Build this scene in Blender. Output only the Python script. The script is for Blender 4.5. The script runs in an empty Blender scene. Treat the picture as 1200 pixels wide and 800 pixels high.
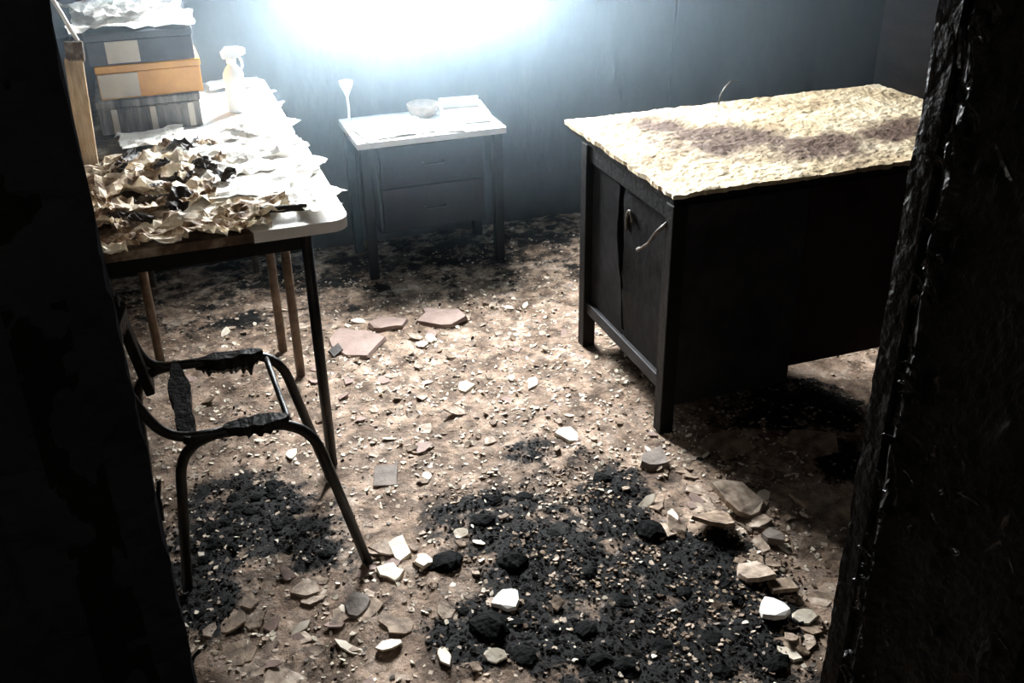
import bpy, bmesh, math, random
from mathutils import Matrix, Vector, noise
random.seed(7)
S = bpy.context.scene
C = S.collection

# ---------------------------------------------------------------- camera
cam_data = bpy.data.cameras.new('camera')
cam = bpy.data.objects.new('camera', cam_data)
C.objects.link(cam)
cam_data.sensor_width = 36.0
cam_data.lens = 36.09
cam_data.clip_start = 0.02
EYE = (0.0, 0.0, 1.68)
right = Vector((0.94219858, -0.33473955, -0.01453539))
down = Vector((-0.17030044, -0.44108573, -0.88115898))
fwd = Vector((0.28854741, 0.83270212, -0.47259663))
m3 = Matrix((right, -down, -fwd)).transposed()
cam.matrix_world = Matrix.Translation(EYE) @ m3.to_4x4()
S.camera = cam

# ---------------------------------------------------------------- sky, window light, exposure
SKY = 15.0
HAZE = 0.22
world = bpy.data.worlds.new('world')
S.world = world
world.use_nodes = True
bg = world.node_tree.nodes['Background']
bg.inputs['Color'].default_value = (0.90, 0.96, 1.0, 1)
bg.inputs['Strength'].default_value = SKY
S.view_settings.view_transform = 'Standard'
S.view_settings.look = 'None'
S.view_settings.gamma = 1.0
S.view_settings.use_curve_mapping = False
S.view_settings.exposure = 3.55
S.cycles.max_bounces = 6
S.cycles.diffuse_bounces = 4
S.cycles.glossy_bounces = 2
S.cycles.volume_bounces = 1
S.cycles.use_denoising = True

WX0, WX1, WZ0, WZ1 = 0.58, 1.42, 0.93, 2.05      # window opening in the back wall
YB = 4.0                                          # room face of the back wall
portal = bpy.data.lights.new('window_portal', 'AREA')
portal.shape = 'RECTANGLE'
portal.size, portal.size_y = WX1 - WX0, WZ1 - WZ0
portal.cycles.is_portal = True
po = bpy.data.objects.new('window_portal', portal)
C.objects.link(po)
po.location = ((WX0 + WX1) / 2, YB + 0.21, (WZ0 + WZ1) / 2)
po.rotation_euler = (math.radians(-90), 0, 0)

# weak fill light added behind the camera to lift the dark left doorpost
hl = bpy.data.lights.new('doorpost_fill', 'POINT')
hl.energy, hl.shadow_soft_size, hl.color = 1.6, 0.12, (1.0, 0.93, 0.85)
ho = bpy.data.objects.new('doorpost_fill', hl)
C.objects.link(ho)
ho.location = (0.2, -0.75, 2.3)

# ---------------------------------------------------------------- materials
MATS = {}
def mat(name, cols, scale=6.0, rough=0.8, bump=0.0, bscale=40.0, detail=6.0, spec=0.3, pos=None, metal=0.0, stretch=(1, 1, 1)):
    """noise-mottled surface: cols = list of colours along a ramp"""
    m = bpy.data.materials.new(name)
    m.use_nodes = True
    nt = m.node_tree
    b = nt.nodes['Principled BSDF']
    tc = nt.nodes.new('ShaderNodeTexCoord')
    mp = nt.nodes.new('ShaderNodeMapping')
    mp.inputs['Scale'].default_value = stretch
    nt.links.new(tc.outputs['Object'], mp.inputs['Vector'])
    n = nt.nodes.new('ShaderNodeTexNoise')
    n.inputs['Scale'].default_value = scale
    n.inputs['Detail'].default_value = detail
    n.inputs['Roughness'].default_value = 0.65
    nt.links.new(mp.outputs['Vector'], n.inputs['Vector'])
    r = nt.nodes.new('ShaderNodeValToRGB')
    el = r.color_ramp.elements
    k = len(cols)
    pos = pos or [0.32 + 0.36 * i / max(1, k - 1) for i in range(k)]
    while len(el) < k:
        el.new(0.5)
    for i, c in enumerate(cols):
        el[i].position = pos[i]
        el[i].color = (c[0], c[1], c[2], 1)
    nt.links.new(n.outputs['Fac'], r.inputs['Fac'])
    nt.links.new(r.outputs['Color'], b.inputs['Base Color'])
    b.inputs['Roughness'].default_value = rough
    b.inputs['Specular IOR Level'].default_value = spec
    b.inputs['Metallic'].default_value = metal
    if bump:
        n2 = nt.nodes.new('ShaderNodeTexNoise')
        n2.inputs['Scale'].default_value = bscale
        n2.inputs['Detail'].default_value = 5
        nt.links.new(mp.outputs['Vector'], n2.inputs['Vector'])
        bp = nt.nodes.new('ShaderNodeBump')
        bp.inputs['Strength'].default_value = bump
        bp.inputs['Distance'].default_value = 0.01
        nt.links.new(n2.outputs['Fac'], bp.inputs['Height'])
        nt.links.new(bp.outputs['Normal'], b.inputs['Normal'])
    MATS[name] = m
    return m

M_WALL = mat('sooty_plaster', [(0.020, 0.021, 0.024), (0.05, 0.05, 0.055), (0.10, 0.095, 0.095)], 2.2, 0.75, 0.4, 18, stretch=(1, 1, 0.45))
M_SIDE = mat('sooty_brown_plaster', [(0.03, 0.024, 0.02), (0.10, 0.08, 0.065), (0.20, 0.16, 0.13)], 3.0, 0.8, 0.4, 18)
M_CEIL = mat('blackened_ceiling', [(0.012, 0.012, 0.012), (0.035, 0.033, 0.032)], 3, 0.9, 0.3, 12)
M_CHAR = mat('charred_wood', [(0.0015, 0.0015, 0.0015), (0.004, 0.0038, 0.0035), (0.012, 0.011, 0.010)], 14, 0.55, 0.6, 70, spec=0.14)
M_CHARS = mat('charred_smooth_board', [(0.002, 0.002, 0.002), (0.005, 0.005, 0.0045)], 8, 0.6, 0.35, 60, spec=0.03)
M_FLAKE = mat('blistered_paint_flake', [(0.003, 0.003, 0.003), (0.014, 0.013, 0.012)], 30, 0.34, 0.3, 60, spec=0.45)
M_ASH = mat('black_ash', [(0.0015, 0.0015, 0.0015), (0.005, 0.0045, 0.004), (0.030, 0.026, 0.022)], 25, 0.85, 0.5, 90, spec=0.03)
M_LUMP = mat('charcoal', [(0.001, 0.0013, 0.0013), (0.004, 0.0045, 0.0042)], 20, 0.75, 0.8, 60, spec=0.04)
M_PLASTER = mat('plaster_beige', [(0.10, 0.072, 0.052), (0.36, 0.275, 0.205), (0.60, 0.50, 0.40)], 22, 0.75, 0.3, 60)
M_PLASTER2 = mat('plaster_tan', [(0.05, 0.034, 0.024), (0.22, 0.155, 0.105), (0.42, 0.32, 0.23)], 22, 0.75, 0.3, 60)
M_PINK = mat('plaster_pinkish', [(0.20, 0.135, 0.11), (0.30, 0.215, 0.18)], 12, 0.75, 0.2, 60)
M_CREAM = mat('plaster_cream', [(0.58, 0.50, 0.38), (0.82, 0.74, 0.62)], 10, 0.7, 0.2, 50)
M_WHITE = mat('white_shard', [(0.80, 0.78, 0.72), (0.92, 0.90, 0.86)], 8, 0.5, 0.0)
M_GREY = mat('grey_stone', [(0.12, 0.10, 0.085), (0.24, 0.20, 0.17)], 16, 0.8, 0.4, 60)
M_STEEL = mat('burnt_steel_tube', [(0.002, 0.002, 0.0022), (0.006, 0.0055, 0.005), (0.02, 0.015, 0.011)], 22, 0.42, 0.2, 90, spec=0.3)
M_RUST = mat('scorched_tan_tube', [(0.045, 0.03, 0.018), (0.12, 0.08, 0.05), (0.19, 0.135, 0.09)], 18, 0.55, 0.2, 80)
M_DESK = mat('sooty_desk_panel', [(0.010, 0.010, 0.011), (0.020, 0.0195, 0.021), (0.034, 0.033, 0.035)], 7, 0.6, 0.25, 30, spec=.2)
M_DESKR = mat('scorched_red_brown_panel', [(0.014, 0.008, 0.008), (0.036, 0.015, 0.014)], 4, 0.6, 0.25, 30, spec=.15)
M_DESKF = mat('blackened_desk_frame', [(0.0025, 0.0025, 0.003), (0.006, 0.0058, 0.006)], 12, 0.55, 0.3, 50, spec=.2)
M_DTOP = mat('scorched_desk_veneer', [(0.16, 0.105, 0.06), (0.40, 0.31, 0.19), (0.54, 0.44, 0.29), (0.72, 0.63, 0.46)], 7.0, 0.75, 0.4, 90, detail=12, pos=[0.30, 0.42, 0.52, 0.66])
M_DRED = mat('dark_red_drawer', [(0.008, 0.005, 0.006), (0.02, 0.008, 0.010)], 5, 0.6, 0.2, 40, spec=.15)
M_TTOP = mat('burnt_table_top', [(0.02, 0.016, 0.013), (0.12, 0.08, 0.05), (0.5, 0.42, 0.32)], 9, 0.75, 0.5, 60)
M_LAM = mat('white_laminate', [(0.70, 0.68, 0.64), (0.86, 0.85, 0.82)], 6, 0.45, 0.1, 40)
M_PAPER = mat('ash_white_paper', [(0.78, 0.75, 0.68), (0.92, 0.90, 0.86)], 12, 0.8, 0.2, 60)
M_PAPERB = mat('scorched_paper', [(0.015, 0.011, 0.008), (0.24, 0.16, 0.10), (0.66, 0.56, 0.42), (0.80, 0.74, 0.62)], 14, 0.8, 0.3, 60, pos=[0.33, 0.45, 0.53, 0.66])
M_SCORCH = mat('burnt_black_paper', [(0.01, 0.009, 0.008), (0.06, 0.045, 0.035)], 20, 0.7, 0.3, 60)
M_ORANGE = mat('orange_card', [(0.50, 0.22, 0.05), (0.72, 0.38, 0.08)], 6, 0.6, 0.1, 40)
M_SLATE = mat('slate_card', [(0.045, 0.05, 0.06), (0.11, 0.11, 0.125)], 6, 0.65, 0.1, 40)
M_CARTON = mat('sooty_carton', [(0.05, 0.05, 0.055), (0.17, 0.155, 0.14), (0.34, 0.31, 0.27)], 7, 0.75, 0.2, 40, stretch=(5, 1, 0.6))
M_PALE = mat('faded_label', [(0.42, 0.37, 0.30), (0.62, 0.57, 0.48)], 6, 0.7)
M_PLANK = mat('bare_pale_timber', [(0.30, 0.19, 0.09), (0.58, 0.42, 0.24), (0.72, 0.58, 0.38)], 8, 0.65, 0.3, 50, stretch=(4, 4, 0.6))
M_BOTTLE = mat('white_plastic', [(0.55, 0.57, 0.56), (0.68, 0.69, 0.68)], 4, 0.4)
M_CABINET = mat('brown_cabinet_wood', [(0.035, 0.022, 0.016), (0.085, 0.052, 0.04)], 4, 0.6, 0.2, 30, stretch=(1, 1, 4))
M_GROUND = mat('outside_ground', [(0.25, 0.24, 0.22), (0.35, 0.33, 0.30)], 2, 0.9)
M_SILL = mat('scorched_sill', [(0.12, 0.11, 0.10), (0.35, 0.33, 0.30)], 6, 0.7, 0.2, 40)
M_WIRE = mat('bare_wire', [(0.04, 0.035, 0.03), (0.14, 0.12, 0.10)], 20, 0.4)

# ---------------------------------------------------------------- helpers
def fb(x, y, z=0.0, o=4):
    return noise.fractal(Vector((x, y, z)), 1.0, 2.0, o)

def tag(o, label=None, cat=None, group=None, kind=None):
    if label: o['label'] = label
    if cat: o['category'] = cat
    if group: o['group'] = group
    if kind: o['kind'] = kind
    return o

def empty(name, loc=(0, 0, 0), rz=0.0):
    o = bpy.data.objects.new(name, None)
    C.objects.link(o)
    o.location = loc
    o.rotation_euler = (0, 0, rz)
    o.empty_display_size = 0.05
    return o

def link(name, me, m, parent=None, smooth=False):
    if m and not me.materials:
        me.materials.append(m)
    if smooth:
        for p in me.polygons:
            p.use_smooth = True
    o = bpy.data.objects.new(name, me)
    C.objects.link(o)
    if parent is not None:
        o.parent = parent
    return o

def build(name, bm, m, parent=None, smooth=False, origin=None):
    """bm in the parent's space; origin = where the object's own origin goes"""
    bmesh.ops.recalc_face_normals(bm, faces=bm.faces)
    if origin is not None:
        bmesh.ops.translate(bm, verts=bm.verts, vec=-Vector(origin))
    me = bpy.data.meshes.new(name)
    bm.to_mesh(me)
    bm.free()
    o = link(name, me, m, parent, smooth)
    if origin is not None:
        o.location = origin
    return o

def pydata(name, v, f, m, parent=None, smooth=False):
    me = bpy.data.meshes.new(name)
    me.from_pydata(v, [], f)
    me.update()
    return link(name, me, m, parent, smooth)

def box(bm, x0, x1, y0, y1, z0, z1, bev=0.0, mtx=None):
    vs = [bm.verts.new((x, y, z)) for x in (x0, x1) for y in (y0, y1) for z in (z0, z1)]
    fs = [bm.faces.new([vs[i] for i in q]) for q in ((0, 1, 3, 2), (4, 6, 7, 5), (0, 4, 5, 1), (2, 3, 7, 6), (0, 2, 6, 4), (1, 5, 7, 3))]
    if bev:
        ed = list({e for f in fs for e in f.edges})
        r = bmesh.ops.bevel(bm, geom=ed, offset=bev, segments=2, affect='EDGES', profile=0.5)
        vs = list({v for f in r['faces'] for v in f.verts} | {v for v in vs if v.is_valid})
    if mtx is not None:
        bmesh.ops.transform(bm, matrix=mtx, verts=[v for v in vs if v.is_valid])

def boxobj(name, dims, m, parent=None, bev=0.003, **k):
    bm = bmesh.new()
    box(bm, *dims, bev=bev)
    return build(name, bm, m, parent, **k)

def rounded(points, rad, seg=5):
    """polyline with its inner corners rounded"""
    P = [Vector(p) for p in points]
    out = [P[0]]
    for i in range(1, len(P) - 1):
        a, b, c = P[i - 1], P[i], P[i + 1]
        r = min(rad, (a - b).length * 0.45, (c - b).length * 0.45)
        s, e = b + (a - b).normalized() * r, b + (c - b).normalized() * r
        for k in range(seg + 1):
            t = k / seg
            out.append((1 - t) ** 2 * s + 2 * t * (1 - t) * b + t * t * e)
    out.append(P[-1])
    return out

def tube(bm, pts, r, n=10, wob=0.0, seed=0.0):
    pts = [Vector(p) for p in pts]
    rings = []
    up = Vector((0.31, 0.17, 0.93))
    for i, p in enumerate(pts):
        d = (pts[min(i + 1, len(pts) - 1)] - pts[max(i - 1, 0)]).normalized()
        a = d.cross(up)
        if a.length < 1e-3: a = d.cross(Vector((1, 0, 0)))
        a.normalize()
        b = d.cross(a)
        rr = r if not hasattr(r, '__len__') else r[i]
        ring = []
        for k in range(n):
            t = 2 * math.pi * k / n
            q = rr * (1 + wob * noise.noise(p * 40 + Vector((k * 1.7, seed, 0))))
            ring.append(bm.verts.new(p + a * (q * math.cos(t)) + b * (q * math.sin(t))))
        rings.append(ring)
    for A, B in zip(rings, rings[1:]):
        for k in range(n):
            bm.faces.new((A[k], A[(k + 1) % n], B[(k + 1) % n], B[k]))
    bm.faces.new(rings[0][::-1])
    bm.faces.new(rings[-1])

def tubeobj(name, pts, r, m, parent=None, n=10, wob=0.0, **k):
    bm = bmesh.new()
    tube(bm, pts, r, n, wob)
    return build(name, bm, m, parent, smooth=True, **k)

def subdiv(p, q, n):
    p, q = Vector(p), Vector(q)
    return [p.lerp(q, i / n) for i in range(n + 1)]

def lathe(bm, prof, n=20, c=(0, 0)):
    rings = [[bm.verts.new((c[0] + r * math.cos(2 * math.pi * k / n), c[1] + r * math.sin(2 * math.pi * k / n), z)) for k in range(n)] for r, z in prof]
    for A, B in zip(rings, rings[1:]):
        for k in range(n):
            bm.faces.new((A[k], A[(k + 1) % n], B[(k + 1) % n], B[k]))
    bm.faces.new(rings[0][::-1])
    bm.faces.new(rings[-1])

def chip_geo(rng, size, thick, warp=0.2, n=None, ragged=0.5):
    """an irregular broken plate: (verts, faces), lying on z = 0"""
    n = n or rng.randint(6, 9)
    asp = rng.uniform(0.55, 1.0)
    a0 = rng.uniform(0, 6.28)
    ca, sa = math.cos(a0), math.sin(a0)
    tx, ty = rng.uniform(-warp, warp), rng.uniform(-warp, warp)
    v = []
    ring = []
    for k in range(n):
        t = 2 * math.pi * (k + rng.uniform(-0.3, 0.3)) / n
        r = size * rng.uniform(1 - ragged, 1.0)
        x, y = r * math.cos(t), r * math.sin(t) * asp
        ring.append((x * ca - y * sa, x * sa + y * ca))
    zmin = min(x * tx + y * ty for x, y in ring)
    for x, y in ring:
        v.append((x, y, x * tx + y * ty - zmin))
    for x, y in ring:
        v.append((x * 0.93, y * 0.93, x * tx + y * ty - zmin + thick * rng.uniform(0.8, 1.2)))
    f = [tuple(range(n - 1, -1, -1)), tuple(range(n, 2 * n))]
    for k in range(n):
        f.append((k, (k + 1) % n, n + (k + 1) % n, n + k))
    return v, f

def lump_geo(rng, size, flat=0.6):
    bm = bmesh.new()
    bmesh.ops.create_icosphere(bm, subdivisions=2, radius=size)
    o = Vector((rng.uniform(0, 50), rng.uniform(0, 50), 3))
    for v in bm.verts:
        k = 1 + 0.45 * noise.noise(v.co * (1.1 / size) + o) + 0.15 * noise.noise(v.co * (3.0 / size) + o)
        v.co = Vector((v.co.x * k * 1.15, v.co.y * k, max(v.co.z * k * flat, -size * 0.3 * flat) + size * 0.3 * flat))
    me = bpy.data.meshes.new('lump')
    bm.to_mesh(me)
    bm.free()
    return me

def chip_mesh(seed, size, thick, m, **k):
    rng = random.Random(seed)
    v, f = chip_geo(rng, size, thick, **k)
    me = bpy.data.meshes.new('chip')
    me.from_pydata(v, [], f)
    me.materials.append(m)
    return me

# ---------------------------------------------------------------- the burnt floor: ash cover and painted-in shade
# dark floor patches, mostly ash: centre, lateral half axis, depth half axis, weight
BLOBS = [(0.060, 2.228, 0.200, -0.070, 0.026, 0.210, 1.0), (-0.095, 2.044, 0.09, -0.025, 0.013, 0.17, 0.9),
         (0.673, 2.035, 0.188, -0.071, 0.055, 0.160, 0.72), (0.711, 1.824, 0.137, -0.051, 0.073, 0.188, 1.0),
         (0.979, 1.997, 0.096, -0.036, 0.065, 0.142, 0.95), (0.988, 1.639, 0.208, -0.078, 0.090, 0.169, 1.1),
         (0.537, 1.642, 0.144, -0.054, 0.036, 0.105, 1.0), (0.803, 1.488, 0.281, -0.104, 0.046, 0.096, 1.1),
         (1.029, 1.474, 0.144, -0.053, 0.057, 0.098, 1.0), (0.876, 2.248, 0.113, -0.043, 0.039, 0.101, 0.65),
         (1.682, 2.234, 0.193, -0.074, 0.086, 0.132, 0.9), (1.640, 1.936, 0.067, -0.025, 0.064, 0.090, 0.9),
         (0.75, 1.32, 0.35, -0.1, 0.04, 0.12, 0.9), (0.45, 3.75, 0.45, 0.0, 0.0, 0.17, 0.6), (1.2, 3.75, 0.6, 0.0, 0.0, 0.2, 0.6)]  # last two: painted shade at the foot of the back wall
def soot_shade(x, y):
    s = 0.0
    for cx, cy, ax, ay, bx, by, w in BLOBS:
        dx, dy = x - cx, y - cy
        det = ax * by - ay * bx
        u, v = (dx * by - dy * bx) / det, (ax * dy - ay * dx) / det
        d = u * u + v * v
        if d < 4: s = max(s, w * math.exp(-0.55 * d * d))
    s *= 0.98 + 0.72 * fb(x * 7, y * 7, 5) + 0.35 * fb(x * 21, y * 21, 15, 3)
    if y > 3.0: s = max(s, min(.5, (y - 3.0) * 1.1) * (0.8 + .8 * fb(x * 8, y * 8, 25)))  # far floor darkened by colour, for the dimness along the back wall
    if y < 2.1: s = max(s, .30 * (0.7 + 1.1 * fb(x * 6, y * 6, 35)))  # front floor darkened in mottled stains, painting in the fall-off of light
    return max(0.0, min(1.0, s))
def floor_h(x, y):
    return 0.006 * fb(x * 5, y * 5, 1) + 0.006 * fb(x * 22, y * 22, 2, 3) + 0.011 * soot_shade(x, y) + 0.006

def floor_material():
    m = bpy.data.materials.new('burnt_dusty_floor')
    m.use_nodes = True
    nt = m.node_tree
    b = nt.nodes['Principled BSDF']
    N = nt.nodes.new
    tc = N('ShaderNodeTexCoord')
    def nz(scale, det, rough=0.6):
        n = N('ShaderNodeTexNoise')
        n.inputs['Scale'].default_value = scale
        n.inputs['Detail'].default_value = det
        n.inputs['Roughness'].default_value = rough
        nt.links.new(tc.outputs['Object'], n.inputs['Vector'])
        return n
    n1 = nz(9, 12, 0.78)
    r1 = N('ShaderNodeValToRGB')
    e = r1.color_ramp.elements
    e[0].position, e[0].color = 0.30, (0.045, 0.031, 0.022, 1)
    e[1].position, e[1].color = 0.72, (0.68, 0.58, 0.49, 1)
    for p, c in ((0.43, (0.13, 0.09, 0.064, 1)), (0.55, (0.33, 0.245, 0.185, 1))):
        q = e.new(p); q.color = c
    nt.links.new(n1.outputs['Fac'], r1.inputs['Fac'])
    vor = N('ShaderNodeTexVoronoi')
    vor.inputs['Scale'].default_value = 34
    nt.links.new(tc.outputs['Object'], vor.inputs['Vector'])
    r2 = N('ShaderNodeValToRGB')
    r2.color_ramp.elements[0].position, r2.color_ramp.elements[0].color = 0.1, (0.62, 0.62, 0.62, 1)
    r2.color_ramp.elements[1].position, r2.color_ramp.elements[1].color = 0.9, (1.25, 1.2, 1.15, 1)
    nt.links.new(vor.outputs['Color'], r2.inputs['Fac'])
    mul = N('ShaderNodeMix'); mul.data_type = 'RGBA'; mul.blend_type = 'MULTIPLY'
    mul.inputs['Factor'].default_value = 1.0
    nt.links.new(r1.outputs['Color'], mul.inputs['A'])
    nt.links.new(r2.outputs['Color'], mul.inputs['B'])
    at = N('ShaderNodeAttribute'); at.attribute_name = 'soot_shade'
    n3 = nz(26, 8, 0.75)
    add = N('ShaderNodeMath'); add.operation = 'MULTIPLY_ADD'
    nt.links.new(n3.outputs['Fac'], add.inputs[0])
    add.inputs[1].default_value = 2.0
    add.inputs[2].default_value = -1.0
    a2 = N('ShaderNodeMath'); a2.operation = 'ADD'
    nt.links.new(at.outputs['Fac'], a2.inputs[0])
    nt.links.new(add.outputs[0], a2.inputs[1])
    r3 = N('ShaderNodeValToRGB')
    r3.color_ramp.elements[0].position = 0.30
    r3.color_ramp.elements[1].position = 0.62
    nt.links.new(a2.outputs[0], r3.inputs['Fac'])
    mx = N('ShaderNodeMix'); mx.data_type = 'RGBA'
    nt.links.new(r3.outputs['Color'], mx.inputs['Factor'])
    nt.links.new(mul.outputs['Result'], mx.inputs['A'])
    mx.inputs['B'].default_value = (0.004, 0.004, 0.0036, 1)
    nt.links.new(mx.outputs['Result'], b.inputs['Base Color'])
    b.inputs['Roughness'].default_value = 0.62
    b.inputs['Specular IOR Level'].default_value = 0.1
    n4 = nz(60, 6, 0.7)
    bp = N('ShaderNodeBump')
    bp.inputs['Strength'].default_value = 0.8
    bp.inputs['Distance'].default_value = 0.012
    nt.links.new(n4.outputs['Fac'], bp.inputs['Height'])
    nt.links.new(bp.outputs['Normal'], b.inputs['Normal'])
    return m

XL, XR = -0.42, 3.75           # side walls of the room
YF0, YF1 = 0.58, 0.90          # the wall with the doorway (corridor face, room face)
DX0, DX1 = -0.067, 0.79        # doorway
ZC = 2.65

def make_floor():
    x0, x1, y0, y1 = XL, XR, -1.2, YB
    xs, ys = [], []
    x = x0
    while x < x1:
        xs.append(x); x += 0.014 if x < 2.2 else 0.05
    xs.append(x1)
    y = y0
    while y < y1:
        ys.append(y); y += 0.1 if y < 0.9 else 0.014
    ys.append(y1)
    v = [(a, b, floor_h(a, b)) for b in ys for a in xs]
    nx = len(xs)
    f = [(j * nx + i, j * nx + i + 1, (j + 1) * nx + i + 1, (j + 1) * nx + i) for j in range(len(ys) - 1) for i in range(nx - 1)]
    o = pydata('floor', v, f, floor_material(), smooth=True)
    at = o.data.attributes.new('soot_shade', 'FLOAT', 'POINT')
    at.data.foreach_set('value', [soot_shade(p[0], p[1]) for p in v])
    return tag(o, kind='structure')
make_floor()

# ---------------------------------------------------------------- walls, ceiling, window
def structure(name, boxes, m, bev=0.0):
    bm = bmesh.new()
    for b in boxes: box(bm, *b, bev=bev)
    return tag(build(name, bm, m), kind='structure')

structure('wall_back', [(XL - .2, WX0, YB, YB + .2, 0, ZC), (WX1, XR + .2, YB, YB + .2, 0, ZC),
                        (WX0, WX1, YB, YB + .2, 0, WZ0), (WX0, WX1, YB, YB + .2, WZ1, ZC)], M_WALL)
structure('wall_left', [(XL - .2, XL, -1.4, YB, 0, ZC)], M_SIDE)
structure('wall_right', [(XR, XR + .2, -1.4, YB, 0, ZC)], M_WALL)
structure('wall_corridor', [(XL, XR, -1.4, -1.2, 0, ZC)], M_CEIL)
structure('ceiling', [(XL - .2, XR + .2, -1.4, YB + .2, ZC, ZC + .12)], M_CEIL)
structure('wall_front', [(XL, DX0 - .035, YF0 + .02, YF1, 0, ZC), (DX1 + .035, XR, YF0 + .02, YF1, 0, ZC), (DX0 - .035, DX1 + .035, YF0 + .02, YF1, 2.15, ZC)], M_CHAR)
structure('ground_outside', [(-14, 16, YB + .2, YB + 30, -0.4, -0.3)], M_GROUND)

win = tag(empty('window_1', ((WX0 + WX1) / 2, YB + .1, WZ0)), kind='structure')
def wpart(name, b, m, bev=0.004):
    bm = bmesh.new()
    box(bm, *b, bev=bev)
    bmesh.ops.translate(bm, verts=bm.verts, vec=-Vector(win.location))
    return build(name, bm, m, win)
wpart('window_sill', (WX0 + .001, WX1 - .001, YB - .004, YB + .19, WZ0 - .005, WZ0 + .012), M_SILL)
wpart('frame_stile', (WX0, WX0 + .04, YB + .12, YB + .17, WZ0, WZ1), M_CHARS)
wpart('frame_stile', (WX1 - .04, WX1, YB + .12, YB + .17, WZ0, WZ1), M_CHARS)
wpart('frame_rail', (WX0 + .04, WX1 - .04, YB + .12, YB + .17, WZ0, WZ0 + .04), M_CHARS)
wpart('frame_rail', (WX0 + .04, WX1 - .04, YB + .12, YB + .17, WZ1 - .04, WZ1), M_CHARS)
wpart('mullion', (.98, 1.02, YB + .12, YB + .17, WZ0 + .04, WZ1 - .04), M_CHARS)

# ---------------------------------------------------------------- the charred doorway
def relief(name, origin, du, dv, nrm, U, V, step, hfun, m, thick=0.03, kind='structure'):
    """a board or wall face with real relief: u along du, v along dv, raised along nrm"""
    o, du, dv, nrm = Vector(origin), Vector(du), Vector(dv), Vector(nrm)
    nu, nv = max(2, int(U / step[0])), max(2, int(V / step[1]))
    vs = []
    for j in range(nv + 1):
        for i in range(nu + 1):
            u, v = U * i / nu, V * j / nv
            e = 0.0
            if i == 0 or i == nu: e = 0.003 * fb(v * 12, i * 3.3, 7) + 0.0015 * fb(v * 60, i * 1.3, 9)
            vs.append(o + du * (u + e) + dv * v + nrm * hfun(u, v))
    W = nu + 1
    fs = [(j * W + i, j * W + i + 1, (j + 1) * W + i + 1, (j + 1) * W + i) for j in range(nv) for i in range(nu)]
    edge = [i for i in range(W)] + [j * W + nu for j in range(1, nv + 1)] + [nv * W + i for i in range(nu - 1, -1, -1)] + [j * W for j in range(nv - 1, 0, -1)]
    b0 = len(vs)
    for k in edge:
        j, i = divmod(k, W)
        vs.append(o + du * (U * i / nu) + dv * (V * j / nv) - nrm * thick)
    L = len(edge)
    for k in range(L):
        fs.append((edge[k], b0 + k, b0 + (k + 1) % L, edge[(k + 1) % L]))
    fs.append(tuple(range(b0 + L - 1, b0 - 1, -1)))
    ob = pydata(name, [tuple(v) for v in vs], fs, m)
    bm = bmesh.new(); bm.from_mesh(ob.data)
    bmesh.ops.recalc_face_normals(bm, faces=bm.faces)
    bm.to_mesh(ob.data); bm.free()
    return tag(ob, kind=kind)

def cell(u, v, s, t):
    d, p = noise.voronoi(Vector((u * s, v * t, 3.0)))
    return d[1] - d[0]
def h_smooth(u, v):
    return 0.0018 * fb(u * 40, v * 12, 1) - 0.003 * max(0, 0.12 - cell(u, v, 26, 14)) * 8
def h_rough(u, v):
    k = fb(u * 9, v * 5, 11)
    blister = max(0.0, fb(u * 22, v * 14, 21) + 0.15)
    return 0.006 * k + 0.013 * blister * max(0, k + 0.35) + 0.004 * fb(u * 90, v * 70, 4, 3)
def h_right(u, v):
    # u = 0 at the room edge of the reveal, growing towards the corridor
    if u < 0.040: return 0.5 * h_smooth(u, v)
    if u < 0.048: return -0.008
    ridge = 0.013 * math.exp(-((u - 0.066 - 0.006 * fb(v * 6, 3)) / 0.010) ** 2) * (0.6 + 0.8 * max(0, fb(v * 14, 8, 2) + 0.4))
    return -0.004 + ridge + h_rough(u, v) * (0.8 if u > 0.06 else 0.5)
def h_left(u, v):
    return h_smooth(u, v) + 0.003 * max(0, fb(u * 20, v * 9, 31))
trim_r = relief('trim_1', (DX1, YF1, 0.0), (0, -1, 0), (0, 0, 1), (-1, 0, 0), YF1 - YF0, 2.15, (0.005, 0.007), h_right, M_CHAR, 0.034)
trim_l = relief('trim_2', (DX0, YF0, 0.0), (0, 1, 0), (0, 0, 1), (1, 0, 0), YF1 - YF0, 2.15, (0.008, 0.008), h_left, M_CHARS, 0.034)
trim_t = relief('trim_3', (DX0, YF0, 2.15), (1, 0, 0), (0, 1, 0), (0, 0, -1), DX1 - DX0, YF1 - YF0, (0.02, 0.02), h_left, M_CHARS, 0.034)
trim_a = relief('trim_4', (DX0 - .095, YF0, 0.0), (1, 0, 0), (0, 0, 1), (0, -1, 0), .119, 2.24, (0.006, 0.008), h_left, M_CHARS, 0.02)
M_HALL = mat('hall_soot', [(0.005, 0.005, 0.0055), (0.016, 0.0155, 0.0155), (0.045, 0.042, 0.04)], 16, 0.6, 0.6, 70, spec=0.2)
M_HALL2 = mat('hall_soot_board', [(0.008, 0.008, 0.009), (0.015, 0.015, 0.016)], 8, 0.9, 0.35, 60, spec=0.0)
wall_l = relief('wall_corridor_left', (XL, YF0 + .018, 0.0), (1, 0, 0), (0, 0, 1), (0, -1, 0), DX0 - .097 - XL, 2.4, (0.007, 0.009),
                lambda u, v: h_rough(u, v) * 1.5, M_HALL, 0.018)
trim_a.data.materials[0] = M_HALL2
trim_b = relief('trim_5', (DX1, YF0, 0.0), (1, 0, 0), (0, 0, 1), (0, -1, 0), .095, 2.24, (0.008, 0.01), h_left, M_CHARS, 0.02)

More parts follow.
